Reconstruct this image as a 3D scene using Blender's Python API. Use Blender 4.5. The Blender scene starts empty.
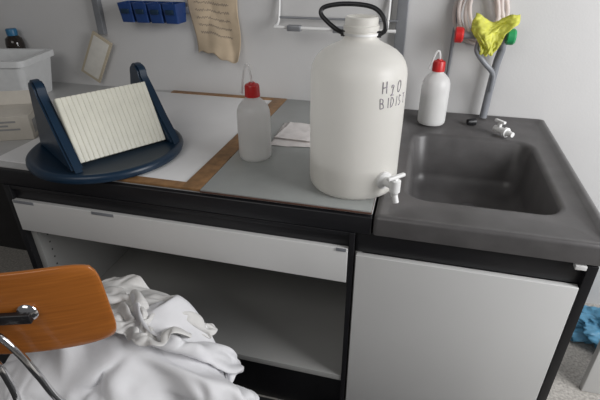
import bpy, bmesh, math, random
from mathutils import Vector, Matrix, noise
S=bpy.context.scene
COL=S.collection
TZ=0.95; W=2.09
random.seed(4)
# ---------------- materials ----------------
def mat(name,c,rough=.5,metal=0,noise_amt=.06,scale=30,bump=0.0,sss=0,trans=0,spec=.5,bscale=None,c2=None,coat=0,transl=0):
    m=bpy.data.materials.new(name);m.use_nodes=True
    nt=m.node_tree;b=nt.nodes['Principled BSDF']
    tc=nt.nodes.new('ShaderNodeTexCoord');n=nt.nodes.new('ShaderNodeTexNoise')
    n.inputs['Scale'].default_value=scale;n.inputs['Detail'].default_value=5
    nt.links.new(tc.outputs['Object'],n.inputs['Vector'])
    r=nt.nodes.new('ShaderNodeValToRGB')
    lo=c2 if c2 else [k*(1-noise_amt) for k in c]
    hi=[min(1,k*(1+noise_amt)) for k in c] if not c2 else c
    r.color_ramp.elements[0].position=.3;r.color_ramp.elements[1].position=.7
    r.color_ramp.elements[0].color=(*lo,1);r.color_ramp.elements[1].color=(*hi,1)
    nt.links.new(n.outputs['Fac'],r.inputs['Fac']);nt.links.new(r.outputs['Color'],b.inputs['Base Color'])
    b.inputs['Roughness'].default_value=rough;b.inputs['Metallic'].default_value=metal
    b.inputs['Specular IOR Level'].default_value=spec
    if trans: b.inputs['Transmission Weight'].default_value=trans
    if coat: b.inputs['Coat Weight'].default_value=coat
    if transl:
        t=nt.nodes.new('ShaderNodeBsdfTranslucent');t.inputs['Color'].default_value=(*[min(1,k*1.25) for k in c],1)
        mx=nt.nodes.new('ShaderNodeMixShader');mx.inputs[0].default_value=transl
        nt.links.new(b.outputs[0],mx.inputs[1]);nt.links.new(t.outputs[0],mx.inputs[2])
        nt.links.new(mx.outputs[0],nt.nodes['Material Output'].inputs['Surface'])
    if bump:
        n2=nt.nodes.new('ShaderNodeTexNoise');n2.inputs['Scale'].default_value=bscale or scale*2
        nt.links.new(tc.outputs['Object'],n2.inputs['Vector'])
        bp=nt.nodes.new('ShaderNodeBump');bp.inputs['Strength'].default_value=bump;bp.inputs['Distance'].default_value=.01
        nt.links.new(n2.outputs['Fac'],bp.inputs['Height']);nt.links.new(bp.outputs['Normal'],b.inputs['Normal'])
    return m
M_wall=mat('wall_paint',(.58,.575,.57),.8,noise_amt=.03,scale=3,bump=.05,bscale=120)
M_floor=mat('floor_terrazzo',(.40,.38,.35),.5,noise_amt=.35,scale=90)
M_shade=mat('dark_floor_shade',(.03,.03,.032),.6,noise_amt=.25,scale=60)  # floor shade put into the colour of the added sheet
M_black=mat('black_laminate',(.010,.010,.012),.38,noise_amt=.1)
M_white=mat('white_laminate',(.68,.68,.67),.35,noise_amt=.02,scale=4)
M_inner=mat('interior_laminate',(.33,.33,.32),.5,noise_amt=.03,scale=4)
M_sink=mat('grey_ceramic_resin',(.092,.088,.088),.38,noise_amt=.15,scale=14,bump=.04,bscale=200)
M_bench=mat('grey_stoneware',(.50,.50,.495),.3,noise_amt=.05,scale=12)
M_panel=mat('grey_glass_panel',(.34,.355,.345),.25,noise_amt=.05,scale=10)
M_board=mat('white_board',(.79,.79,.79),.45,noise_amt=.03,scale=6)
M_wood=mat('brown_wood',(.27,.145,.06),.5,noise_amt=.25,scale=40)
M_redwood=mat('reddish_edge',(.10,.045,.03),.5,noise_amt=.3,scale=60)
M_blue=mat('navy_plastic',(.007,.026,.055),.35,noise_amt=.08)
M_blue2=mat('bin_blue_plastic',(.012,.045,.17),.4,noise_amt=.06)
M_strip=mat('cream_plastic_slats',(.76,.75,.65),.45,noise_amt=.04)
M_hdpe=mat('milky_hdpe',(.86,.84,.79),.35,noise_amt=.02,scale=6,transl=.45)
M_hdpe2=mat('milky_ldpe',(.88,.88,.87),.33,noise_amt=.02,scale=10,transl=.4)
M_hose=mat('milky_hose',(.80,.74,.71),.33,noise_amt=.04,scale=10,transl=.4)
M_liquid=mat('clear_liquid',(.86,.85,.81),.2,noise_amt=.02,transl=.5)
M_red=mat('red_plastic',(.55,.02,.02),.35)
M_green=mat('green_plastic',(.02,.28,.10),.4)
M_wplas=mat('white_plastic',(.80,.80,.79),.35,noise_amt=.02)
M_ink=mat('marker_ink',(.30,.28,.31),.6,noise_amt=.5,scale=120)
M_chrome=mat('chrome',(.75,.75,.76),.12,metal=1,noise_amt=.02)
M_alu=mat('aluminium',(.30,.31,.33),.4,metal=.6,noise_amt=.04)
M_pipe=mat('grey_coated_pipe',(.22,.23,.25),.35,noise_amt=.05)
M_paper=mat('white_tissue',(.78,.74,.72),.8,noise_amt=.04)
M_note=mat('yellowed_paper',(.55,.44,.31),.8,noise_amt=.12,scale=12)
M_glove=mat('yellow_rubber',(.78,.78,.16),.5,noise_amt=.12,scale=20,transl=.35)
M_coat=mat('white_cotton',(.84,.84,.86),.9,noise_amt=.02,bump=.1,bscale=400)
M_coat2=mat('offwhite_cotton',(.80,.79,.77),.9,noise_amt=.02,bump=.1,bscale=400)
M_bottle=mat('dark_glass',(.02,.015,.012),.1,noise_amt=.1)
M_capblue=mat('blue_cap',(.02,.13,.26),.4)
M_foam=mat('white_tub_plastic',(.70,.71,.71),.5,noise_amt=.04)
M_carton=mat('cream_carton',(.64,.60,.53),.7,noise_amt=.04)
M_grey=mat('grey_print',(.20,.17,.15),.6)
M_lgrey=mat('pale_grey_print',(.34,.34,.34),.6)
M_bag=mat('blue_film',(.14,.40,.62),.3,noise_amt=.3,scale=12)
M_card=mat('beige_card',(.45,.39,.29),.7,noise_amt=.05)
M_cardw=mat('pale_card',(.62,.60,.55),.7)
def woodmat():
    m=bpy.data.materials.new('orange_beech_plywood');m.use_nodes=True;nt=m.node_tree;b=nt.nodes['Principled BSDF']
    tc=nt.nodes.new('ShaderNodeTexCoord');mp=nt.nodes.new('ShaderNodeMapping');mp.inputs['Scale'].default_value=(3,3,60)
    n=nt.nodes.new('ShaderNodeTexNoise');n.inputs['Scale'].default_value=2.5;n.inputs['Detail'].default_value=6
    r=nt.nodes.new('ShaderNodeValToRGB');r.color_ramp.elements[0].position=.3;r.color_ramp.elements[1].position=.75
    r.color_ramp.elements[0].color=(.38,.12,.02,1);r.color_ramp.elements[1].color=(.52,.175,.03,1)
    nt.links.new(tc.outputs['Object'],mp.inputs['Vector']);nt.links.new(mp.outputs['Vector'],n.inputs['Vector'])
    nt.links.new(n.outputs['Fac'],r.inputs['Fac']);nt.links.new(r.outputs['Color'],b.inputs['Base Color'])
    b.inputs['Roughness'].default_value=.3;b.inputs['Coat Weight'].default_value=.3
    return m
M_ply=woodmat()
# ---------------- helpers ----------------
def thing(name,label,cat,loc,rot=0,group=None):
    e=bpy.data.objects.new(name,None);e.empty_display_size=.05;COL.objects.link(e)
    e.location=loc;e.rotation_euler=(0,0,rot);e['label']=label;e['category']=cat
    if group:e['group']=group
    return e
def lab(o,label,cat,group=None):
    o['label']=label;o['category']=cat
    if group:o['group']=group
    return o
def link(name,me,m,parent=None,smooth=True,loc=None,label=None):
    o=bpy.data.objects.new(name,me);COL.objects.link(o)
    if m and len(me.materials)==0: me.materials.append(m)
    if parent:o.parent=parent
    if loc:o.location=loc
    for p in me.polygons:p.use_smooth=smooth
    if label:o['label']=label
    return o
def autosmooth(o,a=35):
    me=o.data
    bm=bmesh.new();bm.from_mesh(me)
    for e in bm.edges:
        if len(e.link_faces)==2 and e.calc_face_angle(0)>math.radians(a): e.smooth=False
    bm.to_mesh(me);bm.free()
def bm_box(bm,x0,x1,y0,y1,z0,z1,bev=0):
    r=bmesh.ops.create_cube(bm,size=1)
    vs=r['verts']
    for v in vs: v.co=Vector(((x0+x1)/2+v.co.x*(x1-x0),(y0+y1)/2+v.co.y*(y1-y0),(z0+z1)/2+v.co.z*(z1-z0)))
    if bev:
        es=list({e for v in vs for e in v.link_edges})
        bmesh.ops.bevel(bm,geom=es,offset=bev,segments=3,affect='EDGES',profile=.5)
def boxes(name,bl,m,parent=None,bev=.002,loc=None,label=None):
    bm=bmesh.new()
    for b in bl: bm_box(bm,*b,bev)
    me=bpy.data.meshes.new(name);bm.to_mesh(me);bm.free()
    o=link(name,me,m,parent,True,loc,label);autosmooth(o,50);return o
def box(name,b,m,parent=None,bev=.002,loc=None,label=None): return boxes(name,[b],m,parent,bev,loc,label)
def lathe(name,prof,m,parent=None,seg=48,loc=None,M=None,label=None,close=True):
    bm=bmesh.new();rings=[]
    for r,z in prof:
        if r<1e-5: rings.append([bm.verts.new((0,0,z))])
        else: rings.append([bm.verts.new((r*math.cos(2*math.pi*i/seg),r*math.sin(2*math.pi*i/seg),z)) for i in range(seg)])
    for a,b in zip(rings,rings[1:]):
        for i in range(seg):
            j=(i+1)%seg
            if len(a)==1 and len(b)==1: continue
            if len(a)==1: bm.faces.new((a[0],b[i],b[j]))
            elif len(b)==1: bm.faces.new((a[i],a[j],b[0]))
            else: bm.faces.new((a[i],a[j],b[j],b[i]))
    bmesh.ops.recalc_face_normals(bm,faces=bm.faces)
    if M is not None: bmesh.ops.transform(bm,matrix=M,verts=bm.verts)
    me=bpy.data.meshes.new(name);bm.to_mesh(me);bm.free()
    o=link(name,me,m,parent,True,loc,label);autosmooth(o,40);return o
def smooth_path(pts,n=8):
    P=[Vector(p) for p in pts];out=[]
    for i in range(len(P)-1):
        p0=P[max(i-1,0)];p1=P[i];p2=P[i+1];p3=P[min(i+2,len(P)-1)]
        for k in range(n):
            t=k/n
            out.append(.5*((2*p1)+(p2-p0)*t+(2*p0-5*p1+4*p2-p3)*t*t+(3*p1-p0-3*p2+p3)*t**3))
    out.append(P[-1]);return out
def tube(name,paths,r,m,parent=None,smooth=True,loc=None,label=None,seg=12):
    if not isinstance(paths[0][0],(tuple,list,Vector)): paths=[paths]
    bm=bmesh.new()
    for pts in paths:
        P=smooth_path(pts) if smooth else [Vector(p) for p in pts]
        prev=None;rings=[]
        for i,p in enumerate(P):
            t=(P[min(i+1,len(P)-1)]-P[max(i-1,0)]).normalized()
            if prev is None:
                a=Vector((0,0,1)) if abs(t.z)<.9 else Vector((1,0,0))
                n=t.cross(a).normalized()
            else: n=(prev-t*prev.dot(t)).normalized()
            prev=n;b=t.cross(n)
            rings.append([bm.verts.new(p+r*(n*math.cos(2*math.pi*k/seg)+b*math.sin(2*math.pi*k/seg))) for k in range(seg)])
        for A,B in zip(rings,rings[1:]):
            for k in range(seg): bm.faces.new((A[k],A[(k+1)%seg],B[(k+1)%seg],B[k]))
        bm.faces.new(rings[0]);bm.faces.new(rings[-1])
    bmesh.ops.recalc_face_normals(bm,faces=bm.faces)
    me=bpy.data.meshes.new(name);bm.to_mesh(me);bm.free()
    o=link(name,me,m,parent,True,loc,label);autosmooth(o,60);return o
def rrect(x0,x1,y0,y1,r,z,n=8):
    out=[]
    for cx,cy,a0 in ((x1-r,y1-r,0),(x0+r,y1-r,90),(x0+r,y0+r,180),(x1-r,y0+r,270)):
        for i in range(n+1):
            a=math.radians(a0+90*i/n);out.append((cx+r*math.cos(a),cy+r*math.sin(a),z))
    return out
def loft(name,loops,m,parent=None,capa=True,capb=True,loc=None,ang=40,label=None):
    bm=bmesh.new();R=[[bm.verts.new(p) for p in L] for L in loops];n=len(R[0])
    for A,B in zip(R,R[1:]):
        for k in range(n): bm.faces.new((A[k],A[(k+1)%n],B[(k+1)%n],B[k]))
    if capa:bm.faces.new(R[0])
    if capb:bm.faces.new(R[-1])
    bmesh.ops.recalc_face_normals(bm,faces=bm.faces)
    me=bpy.data.meshes.new(name);bm.to_mesh(me);bm.free()
    o=link(name,me,m,parent,True,loc,label);autosmooth(o,ang);return o
def prism(name,poly,x0,x1,m,parent=None,bev=.003,loc=None,label=None): # poly in (y,z), extruded in x
    bm=bmesh.new()
    A=[bm.verts.new((x0,p[0],p[1])) for p in poly];B=[bm.verts.new((x1,p[0],p[1])) for p in poly]
    n=len(poly)
    for k in range(n): bm.faces.new((A[k],A[(k+1)%n],B[(k+1)%n],B[k]))
    fa=bm.faces.new(A);fb=bm.faces.new(B)
    bmesh.ops.recalc_face_normals(bm,faces=bm.faces)
    if bev: bmesh.ops.bevel(bm,geom=list(set(fa.edges)|set(fb.edges)),offset=bev,segments=2,affect='EDGES')
    me=bpy.data.meshes.new(name);bm.to_mesh(me);bm.free()
    o=link(name,me,m,parent,True,loc,label);autosmooth(o,40);return o
def sheet(name,fn,nu,nv,m,parent=None,thick=.0008,loc=None,rot=0,label=None):
    bm=bmesh.new();G=[[bm.verts.new(fn(i/nu,j/nv)) for j in range(nv+1)] for i in range(nu+1)]
    for i in range(nu):
        for j in range(nv): bm.faces.new((G[i][j],G[i+1][j],G[i+1][j+1],G[i][j+1]))
    me=bpy.data.meshes.new(name);bm.to_mesh(me);bm.free()
    o=link(name,me,m,parent,True,loc,label);o.rotation_euler=(0,0,rot)
    s=o.modifiers.new('s','SOLIDIFY');s.thickness=thick;s.offset=1;return o
def struct(o): o['kind']='structure';return o
Y90=Matrix.Rotation(math.radians(90),4,'Y')
X90=Matrix.Rotation(math.radians(90),4,'X')
# ---------------- room ----------------
struct(box('wall_back',(-4.2,3.2,W,W+.12,0,2.9),M_wall,bev=0))
struct(box('wall_left',(-4.32,-4.2,-2.2,W+.12,0,2.9),M_wall,bev=0))
fl=struct(box('floor',(-4.2,3.2,-2.2,W,-.05,0),M_floor,bev=0))
lab(box('floor_shade',(-2.6,.42,-.6,1.14,0.0,.004),M_shade,bev=.001),'added dark sheet standing in for shaded floor along the bench','floor shade')  # thin sheet added to darken the shaded floor before the bench
# ---------------- left worktop & cabinet ----------------
wt=thing('worktop','long dark-edged laboratory worktop with light grey surface','worktop',(-1.4,1.6,.885))
box('slab',(-1.2,1.318,-.5,.49,0,.058),M_black,wt,.004,label='black slab edge')
box('surface',(-1.198,1.316,-.485,.488,.058,.065),M_bench,wt,.001,label='light grey surface')
bd=thing('board','white board edged with brown wooden strips, lying on worktop','board',(-1.0,1.6,TZ))
box('board_surface',(-.42,.325,-.455,.44,0,.006),M_board,bd,.001)
boxes('wooden_border',[(.325,.388,-.49,.475,0,.009),(-.15,.325,-.49,-.455,0,.009),(-.22,.325,.44,.475,0,.009)],M_wood,bd,.001)
bp=thing('grey_sheet','grey panel with reddish brown edge, lying on worktop','sheet',(-.34,1.6,TZ))
box('sheet_surface',(-.27,.253,-.492,.47,.003,.009),M_panel,bp,.001)
box('sheet_edge',(-.271,.254,-.495,.472,0,.0045),M_redwood,bp,.0005,label='reddish brown edge layer')
bc=thing('bench_cabinet','white open cabinet with black frame and a long drawer','cabinet',(-.74,1.1,0))
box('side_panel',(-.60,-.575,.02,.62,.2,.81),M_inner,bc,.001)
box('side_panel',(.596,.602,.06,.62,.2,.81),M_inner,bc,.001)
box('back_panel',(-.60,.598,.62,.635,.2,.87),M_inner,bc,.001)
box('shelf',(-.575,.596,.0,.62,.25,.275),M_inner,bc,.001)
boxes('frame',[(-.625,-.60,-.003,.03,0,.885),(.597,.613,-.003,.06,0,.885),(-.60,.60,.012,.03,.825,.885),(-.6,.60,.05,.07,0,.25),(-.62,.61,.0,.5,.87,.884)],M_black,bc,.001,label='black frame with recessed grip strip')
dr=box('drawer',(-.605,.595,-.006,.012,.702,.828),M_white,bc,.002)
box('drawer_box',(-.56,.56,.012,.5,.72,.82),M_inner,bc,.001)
for x in (-.60,-.28,.56):
    box('label_holder',(x,x+.085 if x<.5 else x+.03,-.008,-.006,.818,.829),M_pipe,dr,.0005,label='small grey blue label strip')
for yy in (.06,.40):
    for i in range(10):
        box('hole',(-.5751,-.5743,yy,yy+.006,.36+.035*i,.366+.035*i),M_black,bc,0)
lab(box('under_bench_shade',(-2.6,-1.37,1.75,1.77,0,.884),M_black,bev=.001),'added black panel standing in for shade under worktop','panel')  # added panel, its black stands for shadow in the open space below
# ---------------- sink cabinet ----------------
sc=thing('sink_cabinet','white cabinet with one door and black sides under sink','cabinet',(.18,1.1,0))
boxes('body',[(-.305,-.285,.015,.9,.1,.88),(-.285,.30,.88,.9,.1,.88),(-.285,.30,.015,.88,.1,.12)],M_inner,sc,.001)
box('side_panel',(.30,.325,-.004,.95,.0,.885),M_black,sc,.001,label='black side panel')
box('grip_strip',(-.305,.30,.012,.03,.815,.885),M_black,sc,.001)
box('plinth',(-.3,.3,.06,.08,0,.12),M_black,sc,.001)
box('door',(-.30,.297,-.006,.013,.13,.812),M_white,sc,.002)
box('label_holder',(.27,.297,-.008,.012,.872,.884),M_wplas,sc,.0005)
# ---------------- sink top ----------------
sk=thing('laboratory_sink','dark grey moulded sink top with deep rounded basin','sink',(.24,1.6,TZ))
x0,x1,y0,y1=-.318,.30,-.505,.488
bx0,bx1,by0,by1=-.232,.20,-.345,.205
L=[rrect(x0,x1,y0,y1,.012,-.060),rrect(x0,x1,y0,y1,.012,-.010),rrect(x0+.003,x1-.003,y0+.003,y1-.003,.012,-.002),rrect(x0+.01,x1-.01,y0+.01,y1-.01,.012,.001),
 rrect(x0+.020,x1-.020,y0+.020,y1-.020,.012,.001),rrect(x0+.028,x1-.028,y0+.028,y1-.028,.02,-.009),
 rrect(bx0-.02,bx1+.02,by0-.02,by1+.02,.075,-.009),rrect(bx0-.008,bx1+.008,by0-.008,by1+.008,.068,-.012),rrect(bx0,bx1,by0,by1,.06,-.022),
 rrect(bx0+.012,bx1-.012,by0+.012,by1-.012,.055,-.17),rrect(bx0+.02,bx1-.02,by0+.02,by1-.02,.05,-.195),rrect(bx0+.05,bx1-.05,by0+.05,by1-.05,.03,-.215),
 rrect(-.03,.03,.0,.06,.029,-.222),rrect(-.025,.025,.005,.055,.024,-.25)]
loft('basin',L,M_sink,sk,capa=False,capb=True,ang=50)
lathe('drain',[(0,-.006),(.022,-.006),(.028,0),(.028,.003),(.02,.004),(0,.002)],M_chrome,sk,24,loc=(0,.03,-.224))
# ---------------- carboy ----------------
cb=thing('carboy','large milky plastic carboy with tap and handwritten lettering','carboy',(-.168,1.28,TZ+.009))
R=.134
prof=[(0,.004),(.10,.004),(.118,0),(.126,.003),(.132,.012),(R,.03),(R,.10),(R,.11),(R+.0008,.2),(R,.325),(.1335,.342),(.131,.358),(.125,.374),(.115,.389),(.100,.402),(.082,.412),(.064,.420),(.051,.427),(.044,.437),(.043,.452),(.048,.454),(.048,.466),(.044,.468),(.044,.485),(.041,.488),(.037,.485),(.037,.45),(.042,.43)]
lathe('body',prof,M_hdpe,cb,96)
lathe('liquid',[(0,.008),(.116,.008),(R-.014,.03),(R-.014,.10),(0,.10)],M_liquid,cb,64,label='clear water left in the carboy')
H0=.444
pts=[(-.048,0,H0),(-.064,-.006,H0+.008),(-.092,.0,H0+.026),(-.112,.005,H0+.046),(-.104,.012,H0+.062),(-.058,.02,H0+.070),(.0,.018,H0+.069),(.036,.010,H0+.060),(.058,.0,H0+.038),(.063,-.002,H0+.012),(.048,0,H0-.002)]
tube('handle',pts,.0062,M_black,cb,label='black carrying handle loop')
for xx in (.042,-.054): lathe('handle_pivot',[(0,0),(.009,0),(.009,.012),(0,.012)],M_black,cb,16,loc=(xx,0,H0),M=Y90)
lathe('neck_ring',[(.0435,0),(.047,0),(.047,.006),(.0435,.006),(.0435,0)],M_wplas,cb,48,loc=(0,0,.442))
a=math.radians(-42)
sp=bpy.data.objects.new('spigot',None);COL.objects.link(sp);sp.parent=cb;sp.location=(0,0,.062);sp.rotation_euler=(0,0,a);sp['label']='white plastic tap with wing lever'
lathe('flange',[(0,0),(.024,0),(.026,.004),(.026,.012),(.018,.014),(.014,.016),(.0125,.05),(0,.05)],M_wplas,sp,32,loc=(R-.004,0,0),M=Y90)
lathe('valve_body',[(0,-.03),(.010,-.03),(.011,-.02),(.015,-.016),(.015,.018),(.012,.02),(0,.02)],M_wplas,sp,32,loc=(R+.05,0,0))
tube('spout',[(R+.05,0,-.02),(R+.055,0,-.034),(R+.06,0,-.048)],.0085,M_wplas,sp)
boxes('lever',[(R+.044,R+.056,-.032,.032,.024,.034),(R+.046,R+.054,-.006,.006,.016,.026)],M_wplas,sp,.003)
G={'H':[[(0,0),(.03,1)],[(.62,0),(.6,1.02)],[(.02,.48),(.62,.56)]],
'2':[[(0,.45),(.12,.66),(.38,.62),(.34,.30),(.16,-.02),(-.02,-.22)],[(-.02,-.22),(.22,-.19),(.48,-.20)]],
'O':[[(.35,1),(.08,.8),(.0,.45),(.2,.05),(.5,.05),(.66,.45),(.55,.88),(.3,1.0)]],
'B':[[(.05,0),(.02,1)],[(.02,1),(.42,.92),(.42,.6),(.05,.53)],[(.05,.53),(.52,.45),(.52,.08),(.03,.0)]],
'I':[[(.1,0),(.12,1)]],
'D':[[(.05,0),(.02,1)],[(-.02,1),(.35,.93),(.6,.55),(.42,.12),(.0,.0)]],
'S':[[(.5,.88),(.25,1),(.04,.76),(.25,.52),(.46,.28),(.25,.0),(.0,.1)]],
'T':[[(.28,0),(.3,1)],[(0,1.0),(.62,.97)]]}
strokes=[]
def write(s,th0,z0,hh,adv,tilt):
    x=0
    for c in s:
        for st in G[c]:
            P=[]
            for (u,v) in st:
                px=x+u*hh*.66;pz=v*hh+x*tilt
                px+=.05*hh*math.sin(pz*400+x*90)
                th=th0+px/R;P.append(((R+.0001)*math.cos(th),(R+.0001)*math.sin(th),z0+pz))
            strokes.append(P)
        x+=adv*({'I':.45,'2':.85}.get(c,1))
write('H2O',math.radians(-54),.316,.030,.0275,-.06)
write('BIDIST',math.radians(-56),.276,.027,.0225,.0)
tube('handwriting',strokes,.0015,M_ink,cb,seg=6,label='faint grey violet marker lettering')
# ---------------- wash bottles ----------------
def wash(loc,rot,label,tubepts,lev):
    t=thing('wash_bottle',label,'wash bottle',loc,rot,None)
    lathe('body',[(0,.003),(.045,.003),(.052,0),(.0555,.005),(.0565,.015),(.0565,.15),(.055,.168),(.049,.185),(.037,.199),(.026,.208),(.0215,.214),(.021,.232),(0,.232)],M_hdpe2,t,64)
    lathe('liquid',[(0,.006),(.05,.006),(.0545,.015),(.0545,lev),(0,lev)],M_liquid,t,48,label='clear liquid filling lower part')
    lathe('cap',[(0,.262),(.010,.262),(.012,.258),(.022,.255),(.0245,.250),(.0255,.216),(.0,.216)],M_red,t,40,label='red screw cap')
    tube('nozzle',tubepts,.0035,M_hdpe2,t,label='thin milky dispensing tube')
    return t
wash((-.53,1.39,TZ+.009),0,'milky wash bottle with red cap standing on grey panel',[(0,0,.25),(-.002,0,.29),(-.008,-.002,.315),(-.018,-.004,.312),(-.026,-.006,.28),(-.034,-.008,.225)],.11)
wash((.066,1.93,TZ),0,'milky wash bottle with red cap standing on sink rim',[(0,0,.25),(.0,0,.275),(-.006,-.002,.292),(-.016,-.004,.288),(-.028,-.008,.25),(-.035,-.01,.225)],.13)
# ---------------- rack ----------------
rk=thing('carousel_rack','navy blue round-based rack holding tilted cream slatted block','rack',(-1.055,1.29,TZ+.0095),math.radians(57.3))
lathe('base',[(0,0),(.25,0),(.260,.004),(.264,.014),(.262,.024),(.255,.030),(.246,.031),(.238,.026),(0,.026)],M_blue,rk,96)
fin=[(-.160,.025),(.18,.025),(.155,.10),(.112,.235)]+[(.070+.040*math.cos(math.radians(a_)),.243+.034*math.sin(math.radians(a_))) for a_ in (10,40,70,100,130,160,190)]+[(.0,.205),(-.075,.115),(-.14,.05)]
prism('side_fin',fin,-.174,-.138,M_blue,rk,.007);prism('side_fin',fin,.172,.208,M_blue,rk,.007)
bl=[];n=19;wd=.304/n
for i in range(n): bl.append((-.135+i*wd+.0007,-.135+(i+1)*wd-.0007,-.014,.012,0,.215))
bl.append((-.136,.170,-.0122,.018,.001,.214))
sl=boxes('slat_block',bl,M_strip,rk,.0015,loc=(0,-.104,.031));sl.rotation_euler=(math.radians(-27),0,0)
# ---------------- tub, carton, dark bottle ----------------
tb=thing('storage_tub','white plastic tub with thick rim standing at back of worktop','tub',(-2.03,1.81,TZ),math.radians(12))
Lt=[rrect(-.20,.20,-.12,.12,.03,0),rrect(-.225,.225,-.14,.14,.03,.17),rrect(-.24,.24,-.152,.152,.03,.172),rrect(-.24,.24,-.152,.152,.03,.20),rrect(-.215,.215,-.13,.13,.025,.20),rrect(-.19,.19,-.108,.108,.025,.01)]
loft('body',Lt,M_foam,tb)
ct=thing('carton','cream cardboard carton with grey printed label and open flap','box',(-1.55,1.37,TZ+.0005),math.radians(24))
box('body',(-.16,.10,-.07,.09,0,.095),M_carton,ct,.0015)
box('printed_label',(.1,.1012,-.045,.06,.02,.072),M_lgrey,ct,0)
for zz,l in ((.070,.05),(.055,.02),(.04,.06)): box('printed_line',(-.08,l,-.0712,-.07,zz,zz+.007),M_lgrey,ct,0)
fp=box('flap',(0,.06,-.065,.085,-.001,.001),M_carton,ct,.0005,loc=(.10,0,.095));fp.rotation_euler=(0,math.radians(-40),0)
fp=box('flap',(-.10,.10,0,.06,-.001,.001),M_carton,ct,.0005,loc=(0,.09,.095));fp.rotation_euler=(math.radians(50),0,0)
db=thing('reagent_bottle','small dark glass bottle with blue cap behind tub','bottle',(-2.10,2.038,TZ))
lathe('body',[(0,0),(.042,0),(.045,.004),(.045,.21),(.04,.235),(.022,.25),(.02,.26),(0,.26)],M_bottle,db,40)
lathe('cap',[(.0,.250),(.026,.250),(.027,.278),(.024,.283),(0,.283)],M_capblue,db,32)
def crum(w,h,amp,seed,fr=14):
    def fn(u,v):
        x=(u-.5)*w;y=(v-.5)*h
        z=abs(noise.noise(Vector((x*fr+seed,y*fr,seed))))*amp*2+abs(noise.noise(Vector((x*fr*2.3,y*fr*2.1,seed+5))))*amp
        return (x+.006*noise.noise(Vector((y*9,seed,1))),y+.006*noise.noise(Vector((x*9,seed,4))),z+.0005)
    return fn
lab(sheet('paper_tissue',crum(.20,.24,.003,1),30,36,M_paper,loc=(-.42,1.62,TZ+.009),rot=.05),'white folded paper tissue lying on grey panel','tissue')
lab(sheet('paper_tissue',crum(.17,.18,.002,7),30,30,M_paper,loc=(-.425,1.64,TZ+.0165),rot=-.06),'smaller wrinkled tissue lying on top of another','tissue')
# ---------------- items on sink rim ----------------
stp=thing('rubber_stopper','small black rubber stopper lying on sink rim','stopper',(.215,1.945,TZ-.008),.4)
lathe('body',[(0,0),(.012,0),(.0125,.003),(.016,.03),(.0155,.033),(0,.033)],M_black,stp,24,loc=(0,0,.016),M=Y90)
sv=thing('spare_tap','white plastic tap fitting lying beside basin','tap fitting',(.335,1.86,TZ-.006),math.radians(-50))
lathe('barrel',[(0,0),(.012,0),(.013,.05),(.019,.052),(.019,.062),(.012,.064),(.010,.09),(0,.09)],M_wplas,sv,24,loc=(-.03,0,.020),M=Y90)
boxes('lever',[(-.015,-.003,-.007,.007,.022,.054),(-.034,.014,-.007,.007,.048,.058)],M_wplas,sv,.002)
# ---------------- wall installations ----------------
def post(x,label,z0,wd=.035):
    o=box('wall_upright',(-wd/2,wd/2,-.03,0,0,2.3-z0),M_alu,loc=(x,W,z0),bev=.003);lab(o,label,'upright');return o
post(-1.575,'grey metal upright fixed to wall above worktop',1.22)
post(-.105,'grey metal upright standing behind carboy',.951,.045)
lab(tube('thin_pipe',[(0,0,0),(0,0,.7),(0,0,1.3)],.007,M_pipe,loc=(.112,W-.012,.951)),'thin grey vertical pipe fixed to wall','pipe')
lab(box('bin_rail',(-.17,.17,-.012,0,0,.03),M_alu,loc=(-1.25,W,1.33),bev=.001),'metal rail on wall carrying blue bins','rail')
bin0=thing('storage_bin','small blue open-front plastic bin hanging on wall','bin',(-1.36,W-.0125,1.295),0,'blue bins on the wall rail')
loft('body',[rrect(-.031,.031,-.085,-.002,.006,0),rrect(-.036,.036,-.10,0,.006,.085),rrect(-.033,.033,-.097,-.003,.005,.085),rrect(-.029,.029,-.08,-.005,.005,.004)],M_blue2,bin0)
box('label_slot',(-.02,.02,-.101,-.093,.04,.06),M_blue,bin0,.001)
def copytree(o,loc):
    n=o.copy();COL.objects.link(n);n.location=loc
    for c in o.children:
        k=c.copy();k.parent=n;COL.objects.link(k)
    return n
for i in range(1,4): copytree(bin0,(-1.36+.076*i,W-.0125,1.295))
# yellowed note
def notefn(u,v):
    x=(u-.5)*(.25-.03*(1-v)**2)+.02*(1-v);z=v*.34
    zz=z+.018*math.sin(u*5+.5)*(1-v)+.005*math.sin(u*19)*(1-v)**2
    y=-.004-.007*abs(math.sin(u*3.4+v*2.5))-.010*abs(noise.noise(Vector((x*9,z*5,3))))-.045*(1-v)**4*(.3+u)
    return (x+.006*math.sin(z*22),y,zz)
nt_=thing('wall_note','yellowed crumpled paper note pinned to wall','paper',(-.965,W,1.145))
sheet('paper',notefn,40,40,M_note,nt_)
rn=random.Random(3)
for i in range(7):
    v=.28+.10*i;u=.14;tx=[]
    P=[]
    while u<.84:
        q=notefn(u,v);amp=.0055 if rn.random()>.25 else .0005
        P.append((q[0],q[1]-.0012,q[2]+amp*math.sin(u*140+i)+rn.uniform(-.001,.001)));u+=.014
    tube('handwritten_line',P,.0009,M_grey,nt_,seg=5,label='faint handwritten line')
cd=thing('tilted_card','beige framed card leaning crooked against wall','card',(-1.63,W-.035,1.105))
f1=box('frame',(-.058,.058,0,.008,-.12,.12),M_card,cd,.002);f2=box('card_face',(-.045,.045,-.0012,.0,-.105,.105),M_cardw,cd,.0003)
for o in (f1,f2):o.rotation_euler=(0,math.radians(31),0)
rb=thing('wall_rack','white metal wire rack fixed to wall behind carboy','rack',(-.38,W,1.30))
tube('front_bar',[(-.26,-.10,0),(0,-.10,-.002),(.26,-.10,0)],.007,M_wplas,rb)
tube('rear_bar',[(-.26,-.03,.03),(0,-.03,.03),(.26,-.03,.03)],.005,M_alu,rb)
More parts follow.
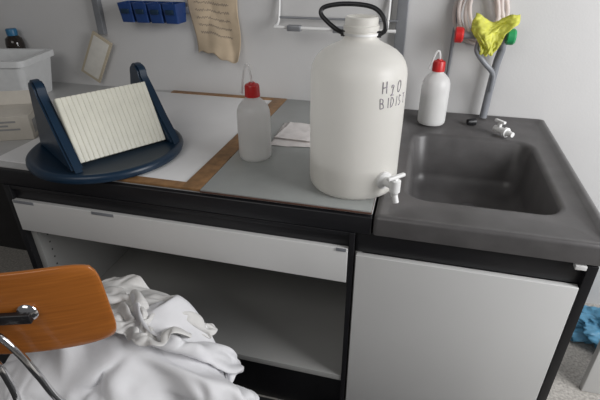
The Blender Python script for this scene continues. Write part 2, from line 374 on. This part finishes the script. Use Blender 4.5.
tube('side_bracket',[(-.26,-.10,0),(-.26,-.03,.03),(-.26,-.002,.25)],.006,M_wplas,rb)
tube('side_bracket',[(.22,-.10,0),(.22,-.03,.03),(.22,-.002,.25)],.006,M_wplas,rb)
box('clip',(-.20,-.14,-.115,-.085,-.014,.010),M_alu,rb,.003);box('clip',(.0,.06,-.115,-.085,-.014,.010),M_alu,rb,.003)
# ---------------- water taps ----------------
tp=thing('laboratory_tap','grey wall-mounted water tap with red and green knobs','tap',(.23,W,1.30))
tube('supply_bar',[[(-.10,-.12,.0),(0,-.12,0),(.07,-.12,0)],[(-.04,-.12,0),(-.04,-.06,0),(-.04,0,0)],[(.03,-.12,0),(.03,-.06,0),(.03,0,0)]],.013,M_pipe,tp,smooth=False)
tube('spout',[(-.02,-.12,0),(-.03,-.14,-.05),(.0,-.15,-.09),(.04,-.14,-.13),(.052,-.11,-.17),(.055,-.09,-.22)],.010,M_pipe,tp)
tube('down_pipe',[(.05,-.11,0),(.072,-.06,-.05),(.066,-.045,-.12),(.060,-.045,-.22),(.055,-.045,-.349)],.016,M_pipe,tp)
kn=[(0,0),(.024,0),(.030,.004),(.030,.026),(.024,.033),(0,.033)]
lathe('knob',kn,M_red,tp,24,loc=(-.120,-.12,0),M=Y90,label='red knob')
lathe('knob',kn,M_green,tp,24,loc=(.070,-.12,0),M=Y90,label='green knob')
hs=[]
for k in range(6):
    for i in range(16):
        a_=2*math.pi*i/16
        hs.append((.100*math.cos(a_+.05*k)*(1-.09*k)+.012*math.sin(k*1.7),-.014-.007*k-.007*i/16,.12*math.sin(a_)*(1-.05*k)-.012*math.sin(k*2.1)))
lab(tube('hose_coil',hs,.0075,M_hose,loc=(.20,W,1.375)),'coiled milky tubing hanging on wall above tap','hose')
gl=thing('rubber_glove','yellow rubber glove draped over tap','glove',(.235,W-.12,1.30))
def gfn(u,v): # limp sheet folded over the supply bar
    s=(v-.5)*.17
    wdt=.045+.15*v-.04*max(0,v-.8)/.2
    x=(u-.5)*wdt+.20*max(s,0)+.006*math.sin(v*9)
    fold=.012*math.sin(u*8+v*4)+.016*noise.noise(Vector((u*4,v*5,2)))+.008*noise.noise(Vector((u*11,v*12,7)))
    if s<0: y=-.034+fold; z=.012+s*.85
    else: y=-.034+s*.5+fold; z=.012+s*(.45+.35*abs(2*u-.9))
    return (x,y,z+.006*math.sin(u*9+1)+.006*noise.noise(Vector((u*8,v*8,4))))
sheet('palm',gfn,34,40,M_glove,gl,thick=.0015)
for px_,ln,dx in ((-.016,.004,-.004),(.0,.010,.0),(.015,.006,.005)):
    tube('finger',[(px_,-.03,-.045),(px_+dx*.5,-.033,-.055-ln*.5),(px_+dx,-.03,-.058-ln)],.0065,M_glove,gl)
# ---------------- floor items at far side ----------------
lab(box('white_screen',(0,.5,0,.03,0,.62),M_white,loc=(.80,1.5,0),bev=.004),'white upright panel standing on floor beside cabinet','panel')
bm=bmesh.new();bmesh.ops.create_icosphere(bm,subdivisions=5,radius=1)
for v in bm.verts:
    d=v.co.copy();k=1+.5*noise.noise(d*2.2)+.35*abs(noise.noise(d*6))+.2*abs(noise.noise(d*13))
    v.co=Vector((d.x*.15*k,d.y*.11*k,max(0.001,.04+d.z*.06*k)))
me=bpy.data.meshes.new('plastic_bag');bm.to_mesh(me);bm.free()
lab(link('plastic_bag',me,M_bag,None,True,(1.0,1.86,0)),'crumpled translucent blue plastic bag on floor','bag')
# ---------------- chair ----------------
th=math.radians(19)
ch=thing('chair','orange plywood chair with chrome tube frame facing bench','chair',(-.95,.80,0),th)
def backrest():
    nu,nv=30,16;w=.24;h=.132
    bm=bmesh.new()
    def P(u,v):
        x=u*w;z=v*h
        x*=1-.06*abs(v)**7; z*=1-.11*abs(u)**8
        y=-.205-.035*(1-u*u)-.12*z
        return (x,y,.870+z)
    F=[[bm.verts.new(P(-1+2*i/nu,-1+2*j/nv)) for j in range(nv+1)] for i in range(nu+1)]
    for i in range(nu):
        for j in range(nv): bm.faces.new((F[i][j],F[i+1][j],F[i+1][j+1],F[i][j+1]))
    me=bpy.data.meshes.new('backrest');bm.to_mesh(me);bm.free()
    o=link('backrest',me,M_ply,ch,True)
    s=o.modifiers.new('s','SOLIDIFY');s.thickness=.011;s.offset=0
    b=o.modifiers.new('b','BEVEL');b.width=.003;b.segments=2
    return o
backrest()
loft('seat',[rrect(-.18,.17,-.15,.20,.06,.455),rrect(-.19,.18,-.16,.21,.06,.46),rrect(-.19,.18,-.16,.21,.06,.468),rrect(-.185,.175,-.155,.205,.06,.472)],M_ply,ch)
bxo=.075
LT='chrome tube running from backrest to foot'
tube('leg',[(-.13,-.262,.885),(-.07,-.272,.882),(-.01,-.282,.872),(.030,-.288,.845),(.055,-.29,.79),(.072,-.288,.72),(.09,-.27,.60),(.13,-.21,.47),(.155,-.10,.445),(.155,.0,.445),(.155,.17,.44),(.16,.19,.40),(.18,.20,.02)],.0085,M_chrome,ch,label=LT)
tube('leg',[(-.15,-.262,.845),(-.09,-.272,.842),(-.045,-.282,.825),(-.015,-.288,.79),(.0,-.29,.73),(-.01,-.28,.62),(-.10,-.22,.48),(-.155,-.10,.445),(-.155,.0,.445),(-.155,.17,.44),(-.16,.19,.40),(-.18,.20,.02)],.0085,M_chrome,ch,label=LT)
for s in (-1,1): tube('leg',[(s*.15,-.12,.44),(s*.165,-.17,.38),(s*.19,-.24,.02)],.0085,M_chrome,ch)
box('bracket',(-.03,bxo+.012,-.266,-.250,.865,.892),M_black,ch,.004,label='dark mounting bracket joining tubes to backrest')
lathe('fixing_disc',[(0,0),(.022,0),(.024,.003),(.022,.007),(.012,.012),(0,.012)],M_chrome,ch,32,loc=(bxo,-.245,.885),M=X90,label='round chrome fixing')
lathe('bolt',[(0,0),(.008,0),(.008,.008),(.005,.012),(0,.013)],M_black,ch,20,loc=(bxo,-.254,.885),M=X90)
# ---------------- lab coats: draped by cloth simulation over the seat ----------------
cols=[]
def mkcol(o,th_=.006):
    o.modifiers.new('c','COLLISION');o.collision.thickness_outer=th_;o.collision.cloth_friction=40;cols.append(o)
def coll(b):
    o=box('tmp_collider',b,None,bev=0);mkcol(o);return o
c1=coll((-.19,.18,-.16,.21,.40,.474));c1.location=(-.95,.80,0);c1.rotation_euler=(0,0,th)
c2=coll((-.24,.24,-.04,.0,.72,1.3));c2.location=(-.95+.205*math.sin(th),.80-.205*math.cos(th),0);c2.rotation_euler=(0,0,th)
c3=coll((-1.6,.3,1.092,1.3,0,1.2))
c4=coll((-2,.5,-.5,1.2,-.1,.006))
def mound(cx,cy,cz,rx,ry,rz,seed):
    bm=bmesh.new();bmesh.ops.create_icosphere(bm,subdivisions=4,radius=1)
    for v in bm.verts:
        d=v.co.copy();k=1+.45*noise.noise(d*1.9+Vector((seed,0,0)))+.16*noise.noise(d*4+Vector((seed,3,0)))
        v.co=Vector((cx+d.x*rx*k,cy+d.y*ry*k,cz+d.z*rz*k))
    me=bpy.data.meshes.new('m');bm.to_mesh(me);bm.free();o=link('tmp_mound',me,None);mkcol(o,.008)
mound(-.76,.90,.47,.23,.18,.125,1)
mound(-.90,.74,.44,.17,.15,.11,5)
mound(-.62,.88,.36,.11,.14,.14,8)
mound(-.70,.72,.40,.10,.09,.13,12)
def cloth(name,cx,cy,z0,sx,sy,amp,seed,m,rot,nx=80,ny=70,fq=4,bend=3,amp2=.3):
    bm=bmesh.new();G_=[]
    for i in range(nx+1):
        row=[]
        for j in range(ny+1):
            x=(i/nx-.5)*sx;y=(j/ny-.5)*sy
            z=amp*(noise.noise(Vector((x*fq,y*fq*1.4,seed))))+amp*amp2*(1-2*abs(noise.noise(Vector((x*fq*1.6+y*3,y*fq*2.6,seed+3)))))
            row.append(bm.verts.new((cx+x*math.cos(rot)-y*math.sin(rot),cy+x*math.sin(rot)+y*math.cos(rot),z0+z)))
        G_.append(row)
    for i in range(nx):
        for j in range(ny): bm.faces.new((G_[i][j],G_[i+1][j],G_[i+1][j+1],G_[i][j+1]))
    me=bpy.data.meshes.new(name);bm.to_mesh(me);bm.free()
    o=link(name,me,m)
    c=o.modifiers.new('cl','CLOTH');st=c.settings;st.quality=6;st.mass=.35;st.tension_stiffness=15;st.compression_stiffness=15;st.shear_stiffness=5;st.bending_stiffness=bend;st.air_damping=1
    cs=c.collision_settings;cs.distance_min=.006;cs.use_self_collision=True;cs.self_distance_min=.006;cs.collision_quality=2
    return o
def bake(o,fr_):
    for k in range(1,fr_+1): S.frame_set(k)
    dg=bpy.context.evaluated_depsgraph_get()
    me=bpy.data.meshes.new_from_object(o.evaluated_get(dg));o.modifiers.clear();o.data=me
    for p in me.polygons:p.use_smooth=True
S.frame_start=1;S.frame_end=60
a1=cloth('lab_coat',-.79,.72,.74,.90,.80,.30,2.0,M_coat,.35,fq=4.6,bend=1.0,amp2=.38)
bake(a1,32)
S.frame_set(1)
a1.modifiers.new('c','COLLISION');a1.collision.thickness_outer=.008;a1.collision.cloth_friction=40
a2=cloth('lab_coat',-.76,.95,.78,.62,.44,.15,9.0,M_coat2,-.06,64,46,3.6,2.5,.2)
bake(a2,34)
a1.modifiers.clear()
for o,it in ((a1,3),(a2,7)):
    sm=o.modifiers.new('sm','SMOOTH');sm.factor=.5;sm.iterations=it
    s=o.modifiers.new('s','SOLIDIFY');s.thickness=.003;s.offset=1
    b=o.modifiers.new('u','SUBSURF');b.levels=1;b.render_levels=1
for o in cols: bpy.data.objects.remove(o)
lab(a1,'white cotton lab coat crumpled over chair seat','lab coat');lab(a2,'off-white lab coat heaped on top of another coat','lab coat')
# ---------------- lights ----------------
def area(name,loc,tgt,sx,sy,e,c):
    l=bpy.data.lights.new(name,'AREA');l.shape='RECTANGLE';l.size=sx;l.size_y=sy;l.energy=e;l.color=c
    o=bpy.data.objects.new(name,l);COL.objects.link(o);o.location=loc
    o.rotation_euler=(Vector(tgt)-Vector(loc)).to_track_quat('-Z','Y').to_euler()
area('window_light',(2.0,.8,1.8),(.6,1.95,1.0),1.4,1.5,64,(.99,.99,1))
area('room_light',(-1.0,-1.2,2.8),(-.7,1.4,.8),1.8,1.2,18,(1,.98,.95))
w=bpy.data.worlds.new('room_ambient');S.world=w;w.use_nodes=True
w.node_tree.nodes['Background'].inputs['Color'].default_value=(.85,.84,.86,1);w.node_tree.nodes['Background'].inputs['Strength'].default_value=.12
S.view_settings.view_transform='Standard'
# ---------------- camera ----------------
f=454.3;p=math.radians(29.41);yaw=math.radians(14.85);roll=math.radians(-0.22)
h=Vector((-math.sin(yaw),math.cos(yaw),0));F=h*math.cos(p)-Vector((0,0,math.sin(p)));r=Vector((math.cos(yaw),math.sin(yaw),0));U=r.cross(F)
r2=r*math.cos(roll)+U*math.sin(roll);U2=-r*math.sin(roll)+U*math.cos(roll)
Mx=Matrix((( r2.x,U2.x,-F.x,0),(r2.y,U2.y,-F.y,0),(r2.z,U2.z,-F.z,1.613),(0,0,0,1)))
cam=bpy.data.cameras.new('camera');cam.sensor_width=36;cam.lens=f/600*36;cam.clip_start=.02
co=bpy.data.objects.new('camera',cam);COL.objects.link(co);co.matrix_world=Mx;S.camera=co
